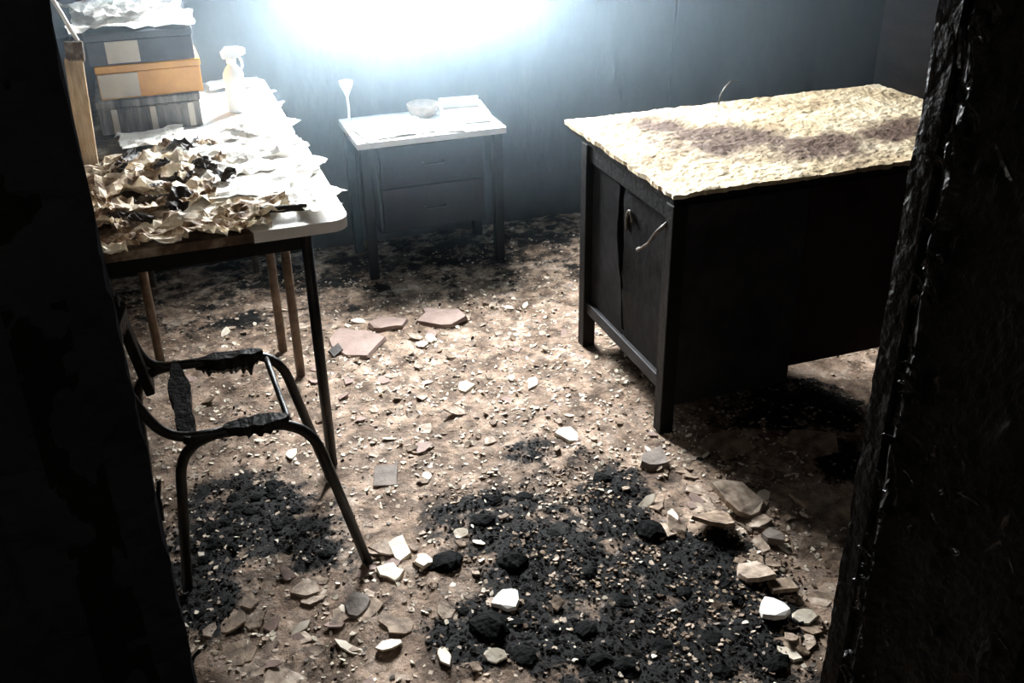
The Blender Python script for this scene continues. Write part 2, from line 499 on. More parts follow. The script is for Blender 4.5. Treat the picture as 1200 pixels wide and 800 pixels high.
def curl_mesh(seed, w, l, curl):
    rng = random.Random(seed)
    nu, nv = 4, 7
    v, f = [], []
    for j in range(nv + 1):
        t = j / nv
        ww = w * (0.45 + 0.55 * math.sin(math.pi * min(1, t * 0.9 + 0.15))) * rng.uniform(0.8, 1.15)
        for i in range(nu + 1):
            s = i / nu - 0.5
            v.append((s * ww + 0.15 * w * math.sin(3 * t + seed), l * (t - 0.5), curl * (t * t) * l + abs(s) ** 2 * w * 1.6 * rng.uniform(0.7, 1.2)))
    n = len(v)
    W = nu + 1
    f = [(j * W + i, j * W + i + 1, (j + 1) * W + i + 1, (j + 1) * W + i) for j in range(nv) for i in range(nu)]
    v += [(a, b, c - 0.0012) for a, b, c in v]
    f += [tuple(n + q for q in reversed(g)) for g in f]
    rim = [i for i in range(W)] + [j * W + nu for j in range(1, nv + 1)] + [nv * W + i for i in range(nu - 1, -1, -1)] + [j * W for j in range(nv - 1, 0, -1)]
    for k in range(len(rim)):
        a, b = rim[k], rim[(k + 1) % len(rim)]
        f.append((b, a, n + a, n + b))
    me = bpy.data.meshes.new('curl')
    me.from_pydata(v, [], f)
    me.materials.append(M_FLAKE)
    return me
CURLS = [curl_mesh(k, random.uniform(.006, .014), random.uniform(.018, .045), random.uniform(.1, .7)) for k in range(10)]
def flakes(parent, origin, du, dv, nrm, spots):
    du, dv, nrm = Vector(du), Vector(dv), Vector(nrm)
    for u, v, h in spots:
        o = bpy.data.objects.new('paint_flake', random.choice(CURLS))
        C.objects.link(o)
        o.parent = parent
        base = Matrix((du, dv, nrm)).transposed().to_4x4()
        rot = Matrix.Rotation(random.uniform(-0.7, 0.7), 4, 'Z') @ Matrix.Rotation(random.uniform(-0.5, 0.5), 4, 'Y') @ Matrix.Rotation(random.uniform(-.2, .4), 4, 'X')
        o.matrix_world = Matrix.Translation(Vector(origin) + du * u + dv * v + nrm * h) @ base @ rot
rs = []
for k in range(70):                      # along the split moulding of the right jamb
    v = random.uniform(0.45, 1.6); rs.append((0.066 + random.gauss(0, .008), v, 0.006))
for k in range(80):
    rs.append((random.uniform(.06, .3), random.uniform(0.35, 1.6), 0.004))
flakes(trim_r, (DX1, YF1, 0), (0, -1, 0), (0, 0, 1), (-1, 0, 0), rs)
flakes(wall_l, (DX0 - .1, YF0 + .018, 0), (-1, 0, 0), (0, 0, 1), (0, -1, 0), [(random.uniform(.0, .12), random.uniform(.6, 1.6), .012) for k in range(70)])
flakes(trim_l, (DX0, YF1, 0), (0, -1, 0), (0, 0, 1), (1, 0, 0), [(random.uniform(0, .06), random.uniform(.5, 1.6), .002) for k in range(6)])

# ---------------------------------------------------------------- the big desk
desk = tag(empty('office_desk', (1.8, 2.62, 0)), 'large burnt office desk with pale scorched top and blackened panels beside the right doorpost', 'desk')
def dpart(name, bm, m, parent=desk, **k):
    bmesh.ops.translate(bm, verts=bm.verts, vec=-Vector(desk.location))
    return build(name, bm, m, parent, **k)
X0, X1, Y0, Y1, ZT = 1.225, 2.42, 2.245, 2.985, 0.75
def ragged_top():
    bm = bmesh.new()
    nx, ny = 120, 76
    grid = []
    for j in range(ny + 1):
        row = []
        for i in range(nx + 1):
            x, y = X0 + (X1 - X0) * i / nx, Y0 + (Y1 - Y0) * j / ny
            if j == 0: y += 0.010 * fb(x * 14, 1, 4) + 0.004 * fb(x * 50, 2, 2)
            if i == 0: x += 0.008 * fb(y * 14, 3, 4) + 0.003 * fb(y * 50, 2, 2)
            z = ZT + 0.004 * fb(x * 11, y * 11, 8, 5) + 0.003 * fb(x * 40, y * 40, 8, 3)
            row.append(bm.verts.new((x, y, z)))
        grid.append(row)
    for j in range(ny):
        for i in range(nx):
            bm.faces.new((grid[j][i], grid[j][i + 1], grid[j + 1][i + 1], grid[j + 1][i]))
    rim = [grid[0][i] for i in range(nx + 1)] + [grid[j][nx] for j in range(1, ny + 1)] + [grid[ny][i] for i in range(nx - 1, -1, -1)] + [grid[j][0] for j in range(ny - 1, 0, -1)]
    low = [bm.verts.new((v.co.x, v.co.y, ZT - 0.012 + 0.004 * fb(v.co.x * 20, v.co.y * 20))) for v in rim]
    for k in range(len(rim)):
        n = (k + 1) % len(rim)
        bm.faces.new((rim[k], low[k], low[n], rim[n]))
    bm.faces.new(low[::-1])
    return bm
def desk_stain(x, y):
    s = 0.0
    for cx, cy, a, b, t in ((1.60, 2.60, .24, .17, -.5), (1.85, 2.45, .22, .14, -.1), (1.48, 2.82, .10, .12, 0), (2.15, 2.50, .22, .11, .2)):
        dx, dy = x - cx, y - cy
        u, v = (dx * math.cos(t) + dy * math.sin(t)) / a, (-dx * math.sin(t) + dy * math.cos(t)) / b
        s = max(s, math.exp(-.7 * (u * u + v * v)))
    return max(0.0, min(1.0, s + .30 * fb(x * 9, y * 9, 44) + .2 * fb(x * 30, y * 30, 45)))
dt = dpart('desk_top', ragged_top(), M_DTOP)
at = dt.data.attributes.new('stain', 'FLOAT', 'POINT')
at.data.foreach_set('value', [desk_stain(v.co.x + desk.location.x, v.co.y + desk.location.y) for v in dt.data.vertices])
nt = M_DTOP.node_tree
_b = nt.nodes['Principled BSDF']
_ramp = [n for n in nt.nodes if n.type == 'VALTORGB'][0]
_an = nt.nodes.new('ShaderNodeAttribute'); _an.attribute_name = 'stain'
_r = nt.nodes.new('ShaderNodeValToRGB'); _r.color_ramp.elements[0].position = .30; _r.color_ramp.elements[1].position = .85
_mx = nt.nodes.new('ShaderNodeMix'); _mx.data_type = 'RGBA'
nt.links.new(_an.outputs['Fac'], _r.inputs['Fac']); nt.links.new(_r.outputs['Color'], _mx.inputs['Factor'])
nt.links.new(_ramp.outputs['Color'], _mx.inputs['A']); _mx.inputs['B'].default_value = (.10, .064, .046, 1)
nt.links.new(_mx.outputs['Result'], _b.inputs['Base Color'])
bm = bmesh.new(); box(bm, X0 + .012, X1 - .012, Y0 + .012, Y1 - .012, ZT - .035, ZT - .011, .002)
dpart('top_underlay', bm, M_DESKF)
for lx, ly in ((X0 + .03, Y0 + .025), (X0 + .03, Y1 - .14), (X1 - .03, Y0 + .03), (X1 - .03, Y1 - .14)):
    bm = bmesh.new(); box(bm, lx - .022, lx + .022, ly - .022, ly + .022, 0.0, ZT - .035, .003)
    dpart('leg', bm, M_DESKF)
bm = bmesh.new(); box(bm, X0 + .018, X0 + .048, Y0 + .047, Y1 - .162, .135, .175, .003); dpart('side_rail', bm, M_DESK)
bm = bmesh.new(); box(bm, X0 + .018, X0 + .048, Y0 + .047, Y1 - .162, ZT - .09, ZT - .035, .003); dpart('side_rail', bm, M_DESKF)
# side panel, split by the fire: two pieces with a jagged gap between
def side_panel(y_of_z_a, y_of_z_b, n, bulge):
    bm = bmesh.new()
    rows = []
    for j in range(n + 1):
        z = .165 + (ZT - .09 - .165) * j / n
        row = []
        for i in range(9):
            t = i / 8
            y = y_of_z_a(z) * (1 - t) + y_of_z_b(z) * t
            row.append(bm.verts.new((X0 + .033 + bulge(t, z), y, z)))
        rows.append(row)
    for j in range(n):
        for i in range(8):
            bm.faces.new((rows[j][i], rows[j][i + 1], rows[j + 1][i + 1], rows[j + 1][i]))
    r = bmesh.ops.solidify(bm, geom=bm.faces[:], thickness=0.005)
    return bm
def gap(z): return 2.585 + 0.10 * (z - .4) + 0.010 * fb(z * 16, 2, 1)
def gw(z): return 0.010 + 0.026 * math.exp(-((z - .48) / .12) ** 2) + 0.004 * abs(fb(z * 30, 9, 1))
dpart('side_panel', side_panel(lambda z: gap(z) + gw(z), lambda z: Y1 - .16, 26, lambda t, z: -.003 * (1 - t)), M_DESK)
dpart('side_panel', side_panel(lambda z: Y0 + .045, lambda z: gap(z) - gw(z), 26, lambda t, z: -.016 * t ** 3 * math.sin(math.pi * (z - .165) / .5)), M_DESK)
# curled tongue of veneer in the gap and the strip peeled across the corner
dpart('veneer_curl', (lambda b: (tube(b, [Vector((X0 + .022, 2.535 + .018 * math.cos(a), .565 + .035 * math.sin(a))) for a in [k * .42 for k in range(-2, 8)]], .0045, 8, .3), b)[1])(bmesh.new()), M_WIRE, smooth=True)
dpart('peeled_strip', (lambda b: (tube(b, [Vector((X0 + .012, 2.28, .66)), Vector((X0 + .004, 2.33, .615)), Vector((X0 + .006, 2.38, .56)), Vector((X0 + .010, 2.43, .525)), Vector((X0 + .012, 2.45, .515))], [.006, .005, .0045, .005, .007], 8, .5), b)[1])(bmesh.new()), M_WIRE, smooth=True)
bm = bmesh.new(); box(bm, X0 + .053, 1.66, Y0 + .012, Y0 + .035, .09, ZT - .04, .003); dpart('pedestal_front', bm, M_DESK)
bm = bmesh.new(); box(bm, X0 + .06, 1.66, Y0 + .04, Y1 - .12, .09, ZT - .04, .003); dpart('pedestal_body', bm, M_DESKF)
bm = bmesh.new(); box(bm, 1.665, X1 - .053, Y0 + .02, Y0 + .04, .14, ZT - .04, .003); dpart('front_panel', bm, M_DESKR)
# fragments lying loose on the desk: pale crust
wire = tag(tubeobj('bent_wire', [Vector((0, 0, 0)), Vector((.004, 0, .03)), Vector((.02, 0, .055)), Vector((.045, .01, .07)), Vector((.075, .01, .065))], .003, M_WIRE),
           'thin bent wire sticking up at the back edge of the desk', 'wire')
wire.location = (1.76, 2.95, ZT + .004)

# ---------------------------------------------------------------- side tables at the left
def table(name, x0, x1, y0, y1, legs, label, legmat, lam=None):
    cx, cy = (x0 + x1) / 2, (y0 + y1) / 2
    t = tag(empty(name, (cx, cy, 0)), label, 'table', 'steel-legged tables along the left wall')
    def put(n, bm, m, **k):
        bmesh.ops.translate(bm, verts=bm.verts, vec=(-cx, -cy, 0))
        return build(n, bm, m, t, **k)
    bm = bmesh.new()
    pts = []
    R = .045
    for (px_, py_, a0) in ((x1 - R, y0 + R, -90), (x1 - R, y1 - R, 0), (x0 + R, y1 - R, 90), (x0 + R, y0 + R, 180)):
        for k in range(6):
            a = math.radians(a0 + 18 * k)
            pts.append((px_ + R * math.cos(a), py_ + R * math.sin(a)))
    lo = [bm.verts.new((p[0], p[1], .725)) for p in pts]
    hi = [bm.verts.new((p[0], p[1], .748)) for p in pts]
    bm.faces.new(hi); bm.faces.new(lo[::-1])
    for k in range(len(pts)):
        bm.faces.new((lo[k], lo[(k + 1) % len(pts)], hi[(k + 1) % len(pts)], hi[k]))
    put('table_top', bm, M_TTOP)
    lx0, lx1, ly0, ly1 = legs
    for i, (a, b) in enumerate(((lx0, ly0), (lx1, ly0), (lx0, ly1), (lx1, ly1))):
        bm = bmesh.new(); tube(bm, [(a, b, 0), (a, b, .35), (a, b, .725)], .0145, 12)
        put('leg', bm, legmat[i], smooth=True)
    for (ax0, ax1, ay0, ay1) in ((lx0 + .012, lx1 - .012, ly0 - .01, ly0 + .01), (lx0 + .012, lx1 - .012, ly1 - .01, ly1 + .01), (lx0 - .01, lx0 + .01, ly0 + .012, ly1 - .012), (lx1 - .01, lx1 + .01, ly0 + .012, ly1 - .012)):
        bm = bmesh.new(); box(bm, ax0, ax1, ay0, ay1, .675, .724, .002); put('apron', bm, M_DESKF)
    if lam:
        bm = bmesh.new()
        pts2 = []
        a0, a1 = lam
        n = 26
        for k in range(n + 1):                          # ragged burnt boundary on the left
            y = y1 + .002 - (y1 - y0 + .004) * k / n
            pts2.append((a0 + (a1 - a0) * (1 - k / n) + .03 * fb(y * 13, 4, 4), y))
        for (px_, py_, s) in ((x1 - R, y0 + R, -90), (x1 - R, y1 - R, 0)):
            for k in range(6):
                a = math.radians(s + 18 * k); pts2.append((px_ + (R + .002) * math.cos(a), py_ + (R + .002) * math.sin(a)))
        lo = [bm.verts.new((p[0], p[1], .7235)) for p in pts2]
        hi = [bm.verts.new((p[0], p[1], .7525)) for p in pts2]
        bm.faces.new(hi); bm.faces.new(lo[::-1])
        for k in range(len(pts2)):
            bm.faces.new((lo[k], lo[(k + 1) % len(pts2)], hi[(k + 1) % len(pts2)], hi[k]))
        o = put('laminate', bm, M_LAM)
        o['label'] = 'white laminate left on the right side of the top'
    return t
table('side_table', -.385, .405, 2.385, 3.115, (-.31, .300, 2.43, 2.98), 'nearer burnt table behind the stripped chair, heaped with charred and white papers',
      [M_STEEL, M_STEEL, M_RUST, M_RUST], lam=(.17, .02))
table('side_table', -.205, .395, 3.135, 3.93, (-.126, .270, 3.17, 3.86), 'farther burnt table carrying the stack of boxes and the spray bottle',
      [M_RUST, M_RUST, M_RUST, M_RUST], lam=(.10, .0))

# stack of boxes
def carton(name, x0, x1, y0, y1, z0, z1, m, label, cat, rz=0.0, lid=None, mats=()):
    cx, cy = (x0 + x1) / 2, (y0 + y1) / 2
    t = tag(empty(name, (cx, cy, z0), rz), label, cat, 'boxes stacked on the farther table')
    h, w, d = z1 - z0, (x1 - x0) / 2, (y1 - y0) / 2
    boxobj('box_body', (-w, w, -d, d, 0, h - .022), m, t, .004)
    boxobj('box_lid', (-w - .003, w + .003, -d - .003, d + .003, h - .021, h), lid or m, t, .003)
    for (a, b, c, e, mm, nm) in mats:
        boxobj(nm, (a, b, -d - .0065, -d - .0005, c, e), mm, t, .001)
    return t
b1 = carton('storage_box', -.17, .135, 3.36, 3.80, .754, .858, M_CARTON, 'grey sooty streaked carton at the bottom of the box stack', 'box',
            mats=[(-.152 + .038 * k, -.152 + .038 * k + .018, .004, .078, M_PALE if k % 3 == 1 else M_CARTON, 'cardboard_rib') for k in range(8)])
b2 = carton('storage_box', -.155, .150, 3.37, 3.80, .860, .962, M_ORANGE, 'orange box with a faded pale label, in the middle of the stack', 'box',
            mats=[(-.150, -.035, .006, .078, M_PALE, 'label_panel')], rz=.015)
b3 = carton('storage_box', -.165, .145, 3.365, 3.80, .964, 1.058, M_SLATE, 'dark slate box with a small whitish label, topmost of the stack', 'box',
            mats=[(-.10, -.005, .006, .070, M_PALE, 'label_panel')], rz=-.01)

def crumple(seed, w, l, amp, m, name='paper', n=10):
    """a crumpled sheet with ragged edges and thickness"""
    rng = random.Random(seed)
    ox = rng.uniform(0, 90)
    v = []
    for j in range(n + 1):
        for i in range(n + 1):
            s, t = i / n - .5, j / n - .5
            e = 1 + .16 * fb(s * 4 + ox, t * 4, 3)
            x, y = s * w * e, t * l * e
            z = .8 * amp * (0.9 * abs(fb(s * 2.6 + ox, t * 2.6, 6)) + 0.5 * abs(fb(s * 6 + ox, t * 6, 8)))
            v.append((x, y, z))
    W = n + 1
    f = [(j * W + i, j * W + i + 1, (j + 1) * W + i + 1, (j + 1) * W + i) for j in range(n) for i in range(n)]
    k = len(v)
    v += [(a, b, c - .0015) for a, b, c in v]
    f += [tuple(k + q for q in reversed(g)) for g in f]
    rim = [i for i in range(W)] + [j * W + n for j in range(1, W)] + [n * W + i for i in range(n - 1, -1, -1)] + [j * W for j in range(n - 1, 0, -1)]
    for q in range(len(rim)):
        a, b = rim[q], rim[(q + 1) % len(rim)]
        f.append((b, a, k + a, k + b))
    zm = min(p[2] for p in v)
    v = [(a, b, c - zm) for a, b, c in v]
    me = bpy.data.meshes.new(name)
    me.from_pydata(v, [], f)
    me.materials.append(m)
    return me

def put_mesh(name, me, loc, rz, label, cat, group=None, tilt=(0, 0), sc=1.0):
    o = bpy.data.objects.new(name, me)
    C.objects.link(o)
    o.location = loc
    o.rotation_euler = (tilt[0], tilt[1], rz)
    o.scale = (sc, sc, sc)
    return tag(o, label, cat, group)

put_mesh('paper_bundle', crumple(301, .36, .46, .035, M_PAPER, n=16), (-.03, 3.60, 1.060), .05, 'thick white paper sheet sagging over the top of the box stack', 'paper')
put_mesh('paper_bundle', crumple(302, .26, .30, .04, M_PAPER, n=14), (-.06, 3.62, 1.085), .4, 'smaller crumpled white sheet lying on the sagging sheet atop the boxes', 'paper')
bm = bmesh.new(); lathe(bm, [(.026, 0), (.030, .004), (.030, .075), (.026, .082), (.026, .10)], 18)
tub = tag(build('plastic_tub', bm, M_BOTTLE, None, True), 'small white plastic tub standing on papers atop the boxes', 'tub')
tub.location = (-.135, 3.70, 1.105)

# spray bottle
sb = tag(empty('spray_bottle', (.258, 3.49, .7525), .2), 'white trigger spray bottle on the farther table right of the boxes', 'bottle')
bm = bmesh.new(); lathe(bm, [(.026, 0), (.031, .004), (.032, .02), (.031, .08), (.034, .10), (.033, .125), (.022, .145), (.013, .155), (.012, .163)], 20)
build('bottle_body', bm, M_BOTTLE, sb, True)
bm = bmesh.new(); lathe(bm, [(.016, .160), (.016, .178)], 16); build('collar', bm, M_BOTTLE, sb, False)
bm = bmesh.new()
pr = [(-.030, .196), (-.026, .176), (.018, .176), (.040, .182), (.048, .186), (.048, .202), (.030, .208), (-.012, .212)]
A = [bm.verts.new((x, -.012, z)) for x, z in pr]; B = [bm.verts.new((x, .012, z)) for x, z in pr]
bm.faces.new(A); bm.faces.new(B[::-1])
for k in range(len(pr)):
    bm.faces.new((A[k], A[(k + 1) % len(pr)], B[(k + 1) % len(pr)], B[k]))
build('spray_head', bm, M_BOTTLE, sb)
bm = bmesh.new(); tube(bm, [(.026, 0, .178), (.034, 0, .162), (.034, 0, .145), (.028, 0, .135)], .0045, 8); build('trigger', bm, M_BOTTLE, sb, True)

# timber and rod at the left end of the tables
pl = tag(empty('timber_post', (-.205, 3.075, .75)), 'pale bare timber batten propped upright at the left end of the tables', 'timber')
bm = bmesh.new(); box(bm, -.024, .024, -.012, .012, 0, .30, .002, Matrix.Rotation(.05, 4, 'Y') @ Matrix.Rotation(-.10, 4, 'X')); build('batten', bm, M_PLANK, pl)
bm = bmesh.new(); box(bm, -.018, .030, -.012, .012, .29, .345, .004, Matrix.Rotation(.05, 4, 'Y') @ Matrix.Rotation(-.10, 4, 'X') @ Matrix.Shear('XZ', 4, (.0, .0))); build('charred_tip', bm, M_TTOP, pl)
rod = tag(tubeobj('metal_rod', [(-.17, 3.12, 1.09), (-.20, 3.13, 1.17), (-.235, 3.14, 1.26), (-.26, 3.15, 1.36)], .006, M_LAM), 'thin pale rod rising from the top of the timber batten', 'rod')

# papers and ash on the tables
tp = random.Random(11)
def tz(): return .754
k = 0
for (x, y, w, l, amp, kind) in [
    (-.05, 2.52, .20, .16, .04, 'b'), (.10, 2.47, .16, .12, .035, 'b'), (-.16, 2.60, .18, .16, .05, 'b'), (-.28, 2.55, .16, .2, .04, 'b'), (.02, 2.66, .18, .18, .06, 'b'),
    (-.12, 2.78, .2, .18, .06, 'b'), (-.20, 2.93, .18, .16, .05, 'b'), (.00, 2.90, .2, .17, .06, 'b'), (.20, 2.50, .16, .12, .05, 'b'), (-.08, 3.03, .17, .14, .05, 'b'), (-.30, 2.75, .14, .18, .04, 'b'),
    (.20, 2.66, .22, .18, .05, 'w'), (.30, 2.80, .20, .22, .05, 'w'), (.16, 2.85, .24, .2, .07, 'w'), (.27, 2.99, .24, .18, .06, 'w'), (.11, 3.02, .2, .16, .06, 'w'),
    (.32, 2.60, .14, .2, .03, 'w'), (.30, 3.24, .18, .18, .05, 'w'), (.14, 3.22, .2, .18, .06, 'w'), (-.02, 3.24, .2, .16, .05, 'w'), (.345, 3.42, .08, .14, .02, 'w'), (.33, 3.66, .10, .16, .02, 'w'), (.28, 3.83, .18, .12, .03, 'w'),
    (-.30, 2.42, .16, .09, .04, 'b'), (-.17, 2.415, .15, .08, .04, 'b'), (-.04, 2.41, .15, .08, .035, 'b'), (.09, 2.405, .14, .08, .04, 'b'), (.17, 2.44, .10, .1, .05, 'b'), (.10, 2.56, .22, .1, .04, 'w'), (.34, 2.47, .09, .1, .02, 'w')]:
    me = crumple(500 + k, w, l, amp * (.55 if kind == 'w' else 1), M_PAPER if kind == 'w' else M_PAPERB)
    if kind == 'w':
        put_mesh('paper_sheet', me, (x, y, tz() + .008 * (k % 3)), tp.uniform(-.6, .6), 'crumpled ash-white sheet on the right side of the nearer tabletop' if y < 3.12 else 'crumpled ash-white sheet on the farther tabletop around the boxes', 'paper', 'white papers on the nearer table' if y < 3.12 else 'white papers on the farther table')
    else:
        put_mesh('paper_sheet', me, (x, y, tz() + .006 * (k % 3)), tp.uniform(-.9, .9), 'scorched brown and cream paper on the left half of the nearer tabletop', 'paper', 'scorched papers on the nearer table')
    k += 1
for k in range(34):
    x, y = tp.uniform(-.25, .16), tp.uniform(2.42, 3.05)
    me = crumple(700 + k, tp.uniform(.03, .09), tp.uniform(.02, .06), .03, M_SCORCH if k % 2 else M_PAPERB, n=6)
    put_mesh('paper_scrap', me, (x, y, .775 + tp.uniform(0, .035)), tp.uniform(0, 6), 'small black or brown burnt scrap among the papers of the nearer table', 'paper', 'burnt scraps on the nearer table', (tp.uniform(-.5, .5), tp.uniform(-.5, .5)))
roll = tag(tubeobj('charred_stick', subdiv((.20, 2.465, .775), (.315, 2.455, .772), 8), .008, M_SCORCH, None, 10, .5), 'short charred stick near the front right corner of the nearer table', 'stick')

# ---------------------------------------------------------------- stripped chair
ch = tag(empty('chair', (.05, 2.19, 0)), 'burnt chair stripped to its bent steel tube frame, in front of the nearer table', 'chair')
def cpart(name, pts, r, m=M_STEEL, wob=.06, n=12, parent=ch):
    pts = [Vector(p) - Vector(ch.location) for p in pts]
    return tubeobj(name, pts, r, m, parent, n, wob)
SZ = .44
cpart('side_frame', rounded([(-.125, 2.03, 0), (-.075, 2.02, SZ), (.205, 2.005, SZ), (.305, 1.985, 0)], .10, 8), .0125)
cpart('side_frame', rounded([(-.19, 2.40, 0), (-.16, 2.37, SZ), (.185, 2.35, SZ), (.285, 2.365, 0)], .09, 8), .0125)
cpart('cross_bar', subdiv((-.055, 2.02, SZ - .004), (-.06, 2.365, SZ - .004), 8), .010)
cpart('cross_bar', subdiv((.165, 2.012, SZ - .012), (.155, 2.35, SZ - .012), 8), .007)
cpart('back_upright', rounded([(.0, 2.362, SZ), (-.125, 2.37, SZ), (-.165, 2.37, .58), (-.20, 2.37, .84), (-.215, 2.37, .90)], .08, 6), .0115)
cpart('back_upright', rounded([(.04, 2.015, SZ), (-.10, 2.025, SZ), (-.16, 2.025, .57), (-.21, 2.03, .84)], .08, 6), .0115)
def charred_strip(p, q, hang, seed, depth=.03, ax=(0, 1, 0)):
    """remains of the seat board clinging to a bar, with ragged hanging edge"""
    bm = bmesh.new()
    p, q = Vector(p) - Vector(ch.location), Vector(q) - Vector(ch.location)
    n = 40
    prof = []
    for i in range(n + 1):
        c = p.lerp(q, i / n)
        e = math.sin(math.pi * i / n) ** .4 if 0 < i < n else .15
        up = .013 + .004 * fb(i * .12, seed, 1)
        dn = (hang * (.55 + .9 * abs(fb(i * .17, seed, 5)))) * e
        dd = depth * (1 + .5 * fb(i * .1, seed, 9)) * e
        prof.append([bm.verts.new(c + Vector(ax) * o[0] + Vector((0, 0, o[1]))) for o in ((-dd * .5, up), (dd * .5, up * .8), (dd * .45, -dn * .6), (0, -dn), (-dd * .5, -dn * .5))])
    for a, b in zip(prof, prof[1:]):
        for k in range(5): bm.faces.new((a[k], a[(k + 1) % 5], b[(k + 1) % 5], b[k]))
    bm.faces.new(prof[0][::-1]); bm.faces.new(prof[-1])
    o = build('seat_remnant', bm, M_CHAR, ch)
    o['label'] = 'charred remains of the seat board'
    return o
charred_strip((-.02, 2.36, SZ), (.15, 2.352, SZ), .065, 1, .04)
charred_strip((.02, 2.015, SZ + .004), (.165, 2.01, SZ + .006), .03, 2, .05)
charred_strip((-.055, 2.0, SZ), (-.062, 2.375, SZ), .06, 6, .045, (1, 0, 0))
bm = bmesh.new(); box(bm, -.012, .012, -.035, .035, -.13, .13, .006, Matrix.Translation((-.20, .165, .52)) @ Matrix.Rotation(-.16, 4, 'Y'))
build('back_board', bm, M_CHAR, ch)
charred_strip((-.15, 2.368, .62), (-.19, 2.05, .66), .06, 4, .03, (1, 0, 0))

# ---------------------------------------------------------------- low cabinet table under the window
st = tag(empty('low_cabinet', (.955, 3.775, 0)), 'low dark cabinet table with a white littered top, standing under the window', 'cabinet')
def spart(name, b, m, bev=.003, parent=st, sub=None):
    bm = bmesh.new(); box(bm, *b, bev=bev)
    bmesh.ops.translate(bm, verts=bm.verts, vec=(-.955, -3.775, 0))
    return build(name, bm, m, parent)
spart('cabinet_top', (.665, 1.24, 3.60, 3.95, .535, .56), M_LAM)
for lx in (.695, 1.21):
    for ly in (3.63, 3.92):
        spart('leg', (lx - .018, lx + .018, ly - .018, ly + .018, 0, .535), M_DESKF)
spart('cabinet_body', (.74, 1.165, 3.65, 3.94, .18, .534), M_DESK)
d1 = spart('drawer', (.75, 1.155, 3.632, 3.65, .37, .525), M_DRED)
d2 = spart('drawer', (.75, 1.155, 3.632, 3.65, .19, .36), M_DRED)
for d, z in ((d1, .45), (d2, .275)):
    bm = bmesh.new(); tube(bm, rounded([(-.04, -.143, z), (-.04, -.165, z), (.04, -.165, z), (.04, -.143, z)], .012, 4), .004, 8)
    build('handle', bm, M_STEEL, d, True)
put_mesh('paper_sheet', crumple(801, .26, .26, .02, M_PAPER, n=12), (.82, 3.75, .5605), .1, 'ash-covered white sheet at the left of the low cabinet top', 'paper')
put_mesh('paper_sheet', crumple(802, .20, .16, .025, M_PAPER, n=12), (1.00, 3.70, .5605), -.3, 'white rumpled sheet in the middle of the low cabinet top', 'paper')
bm = bmesh.new(); lathe(bm, [(.035, 0), (.05, .008), (.062, .035), (.064, .05), (.060, .05), (.052, .03), (.03, .012)], 22)
bo = tag(build('bowl', bm, M_GREY, None, True), 'grey bowl near the back of the low cabinet top', 'bowl'); bo.location = (.985, 3.86, .561)
bk = tag(empty('tray', (1.13, 3.80, .561), -.12), 'pale flat tray with raised rim at the right of the low cabinet top', 'tray')
boxobj('tray_base', (-.085, .085, -.10, .10, 0, .010), M_GREY, bk, .002)
for b in ((-.09, -.08, -.105, .105, 0, .032), (.08, .09, -.105, .105, 0, .032), (-.08, .08, -.105, -.095, 0, .028), (-.08, .08, .095, .105, 0, .05)):
    boxobj('tray_rim', b, M_LAM, bk, .002)
# small white funnel on a stalk
fn = tag(empty('funnel_stand', (.70, 3.905, .5605)), 'small white cup on a thin stalk at the back left of the low cabinet', 'cup')
bm = bmesh.new(); tube(bm, [(0, 0, 0), (.002, 0, .05), (0, 0, .10)], .005, 8); build('stalk', bm, M_LAM, fn, True)
bm = bmesh.new(); lathe(bm, [(.006, .095), (.012, .11), (.026, .14), (.028, .155), (.024, .155), (.010, .115)], 14); build('cup', bm, M_BOTTLE, fn, True)

# ---------------------------------------------------------------- brown cabinet in the far right corner, cable on the wall
cb = tag(empty('wall_cabinet', (3.46, 3.80, 0)), 'tall brown wooden cabinet in the dark corner beyond the desk', 'cabinet')
boxobj('cabinet_body', (-.26, .27, -.17, .19, 0, 1.5), M_CABINET, cb, .004)
for z0, z1 in ((.06, .42), (.44, .86), (.90, 1.46)):
    d = boxobj('door', (-.245, .255, -.195, -.171, z0, z1), M_CABINET, cb, .004)
    bm = bmesh.new(); tube(bm, rounded([(-.18, -.195, (z0 + z1) / 2 - .04), (-.18, -.215, (z0 + z1) / 2 - .04), (-.18, -.215, (z0 + z1) / 2 + .04), (-.18, -.195, (z0 + z1) / 2 + .04)], .01, 3), .005, 8)
    build('handle', bm, M_STEEL, d, True)
cable = tag(tubeobj('wall_cable', [Vector((2.14 + .006 * math.sin(z * 9), YB - .007, z)) for z in [.35 + .1 * k for k in range(20)]], .006, M_WALL), 'thin sooty cable running down the back wall behind the desk', 'cable')

# ---------------------------------------------------------------- things on the floor: named pieces
def piece(name, x, y, size, thick, m, label, cat, seed, rz=0.0, group=None, **k):
    me = chip_mesh(seed, size, thick, m, **k)
    return put_mesh(name, me, (x, y, floor_h(x, y) - .002), rz, label, cat, group)
P = piece
def outline_piece(name, pts, thick, m, loc, label, cat):
    n = len(pts)
    v = [(a, b, .010 + a * .1) for a, b in pts] + [(a * .95, b * .95, .010 + thick + a * .1 + .003 * math.sin(k * 2.1)) for k, (a, b) in enumerate(pts)]
    f = [tuple(range(n - 1, -1, -1)), tuple(range(n, 2 * n))] + [(k, (k + 1) % n, n + (k + 1) % n, n + k) for k in range(n)]
    o = pydata(name, v, f, m)
    o.location = (loc[0], loc[1], floor_h(*loc) - .002)
    o.rotation_euler = (0, 0, -.355)
    return tag(o, label, cat)
outline_piece('white_shard', [(-.034, -.010), (-.012, -.022), (.006, -.034), (.026, -.030), (.033, -.008), (.030, .028), (.016, .034), (-.008, .030), (-.026, .012)], .010, M_WHITE, (.572, 1.729), 'bright white shard lying on the black ash left of centre', 'shard')
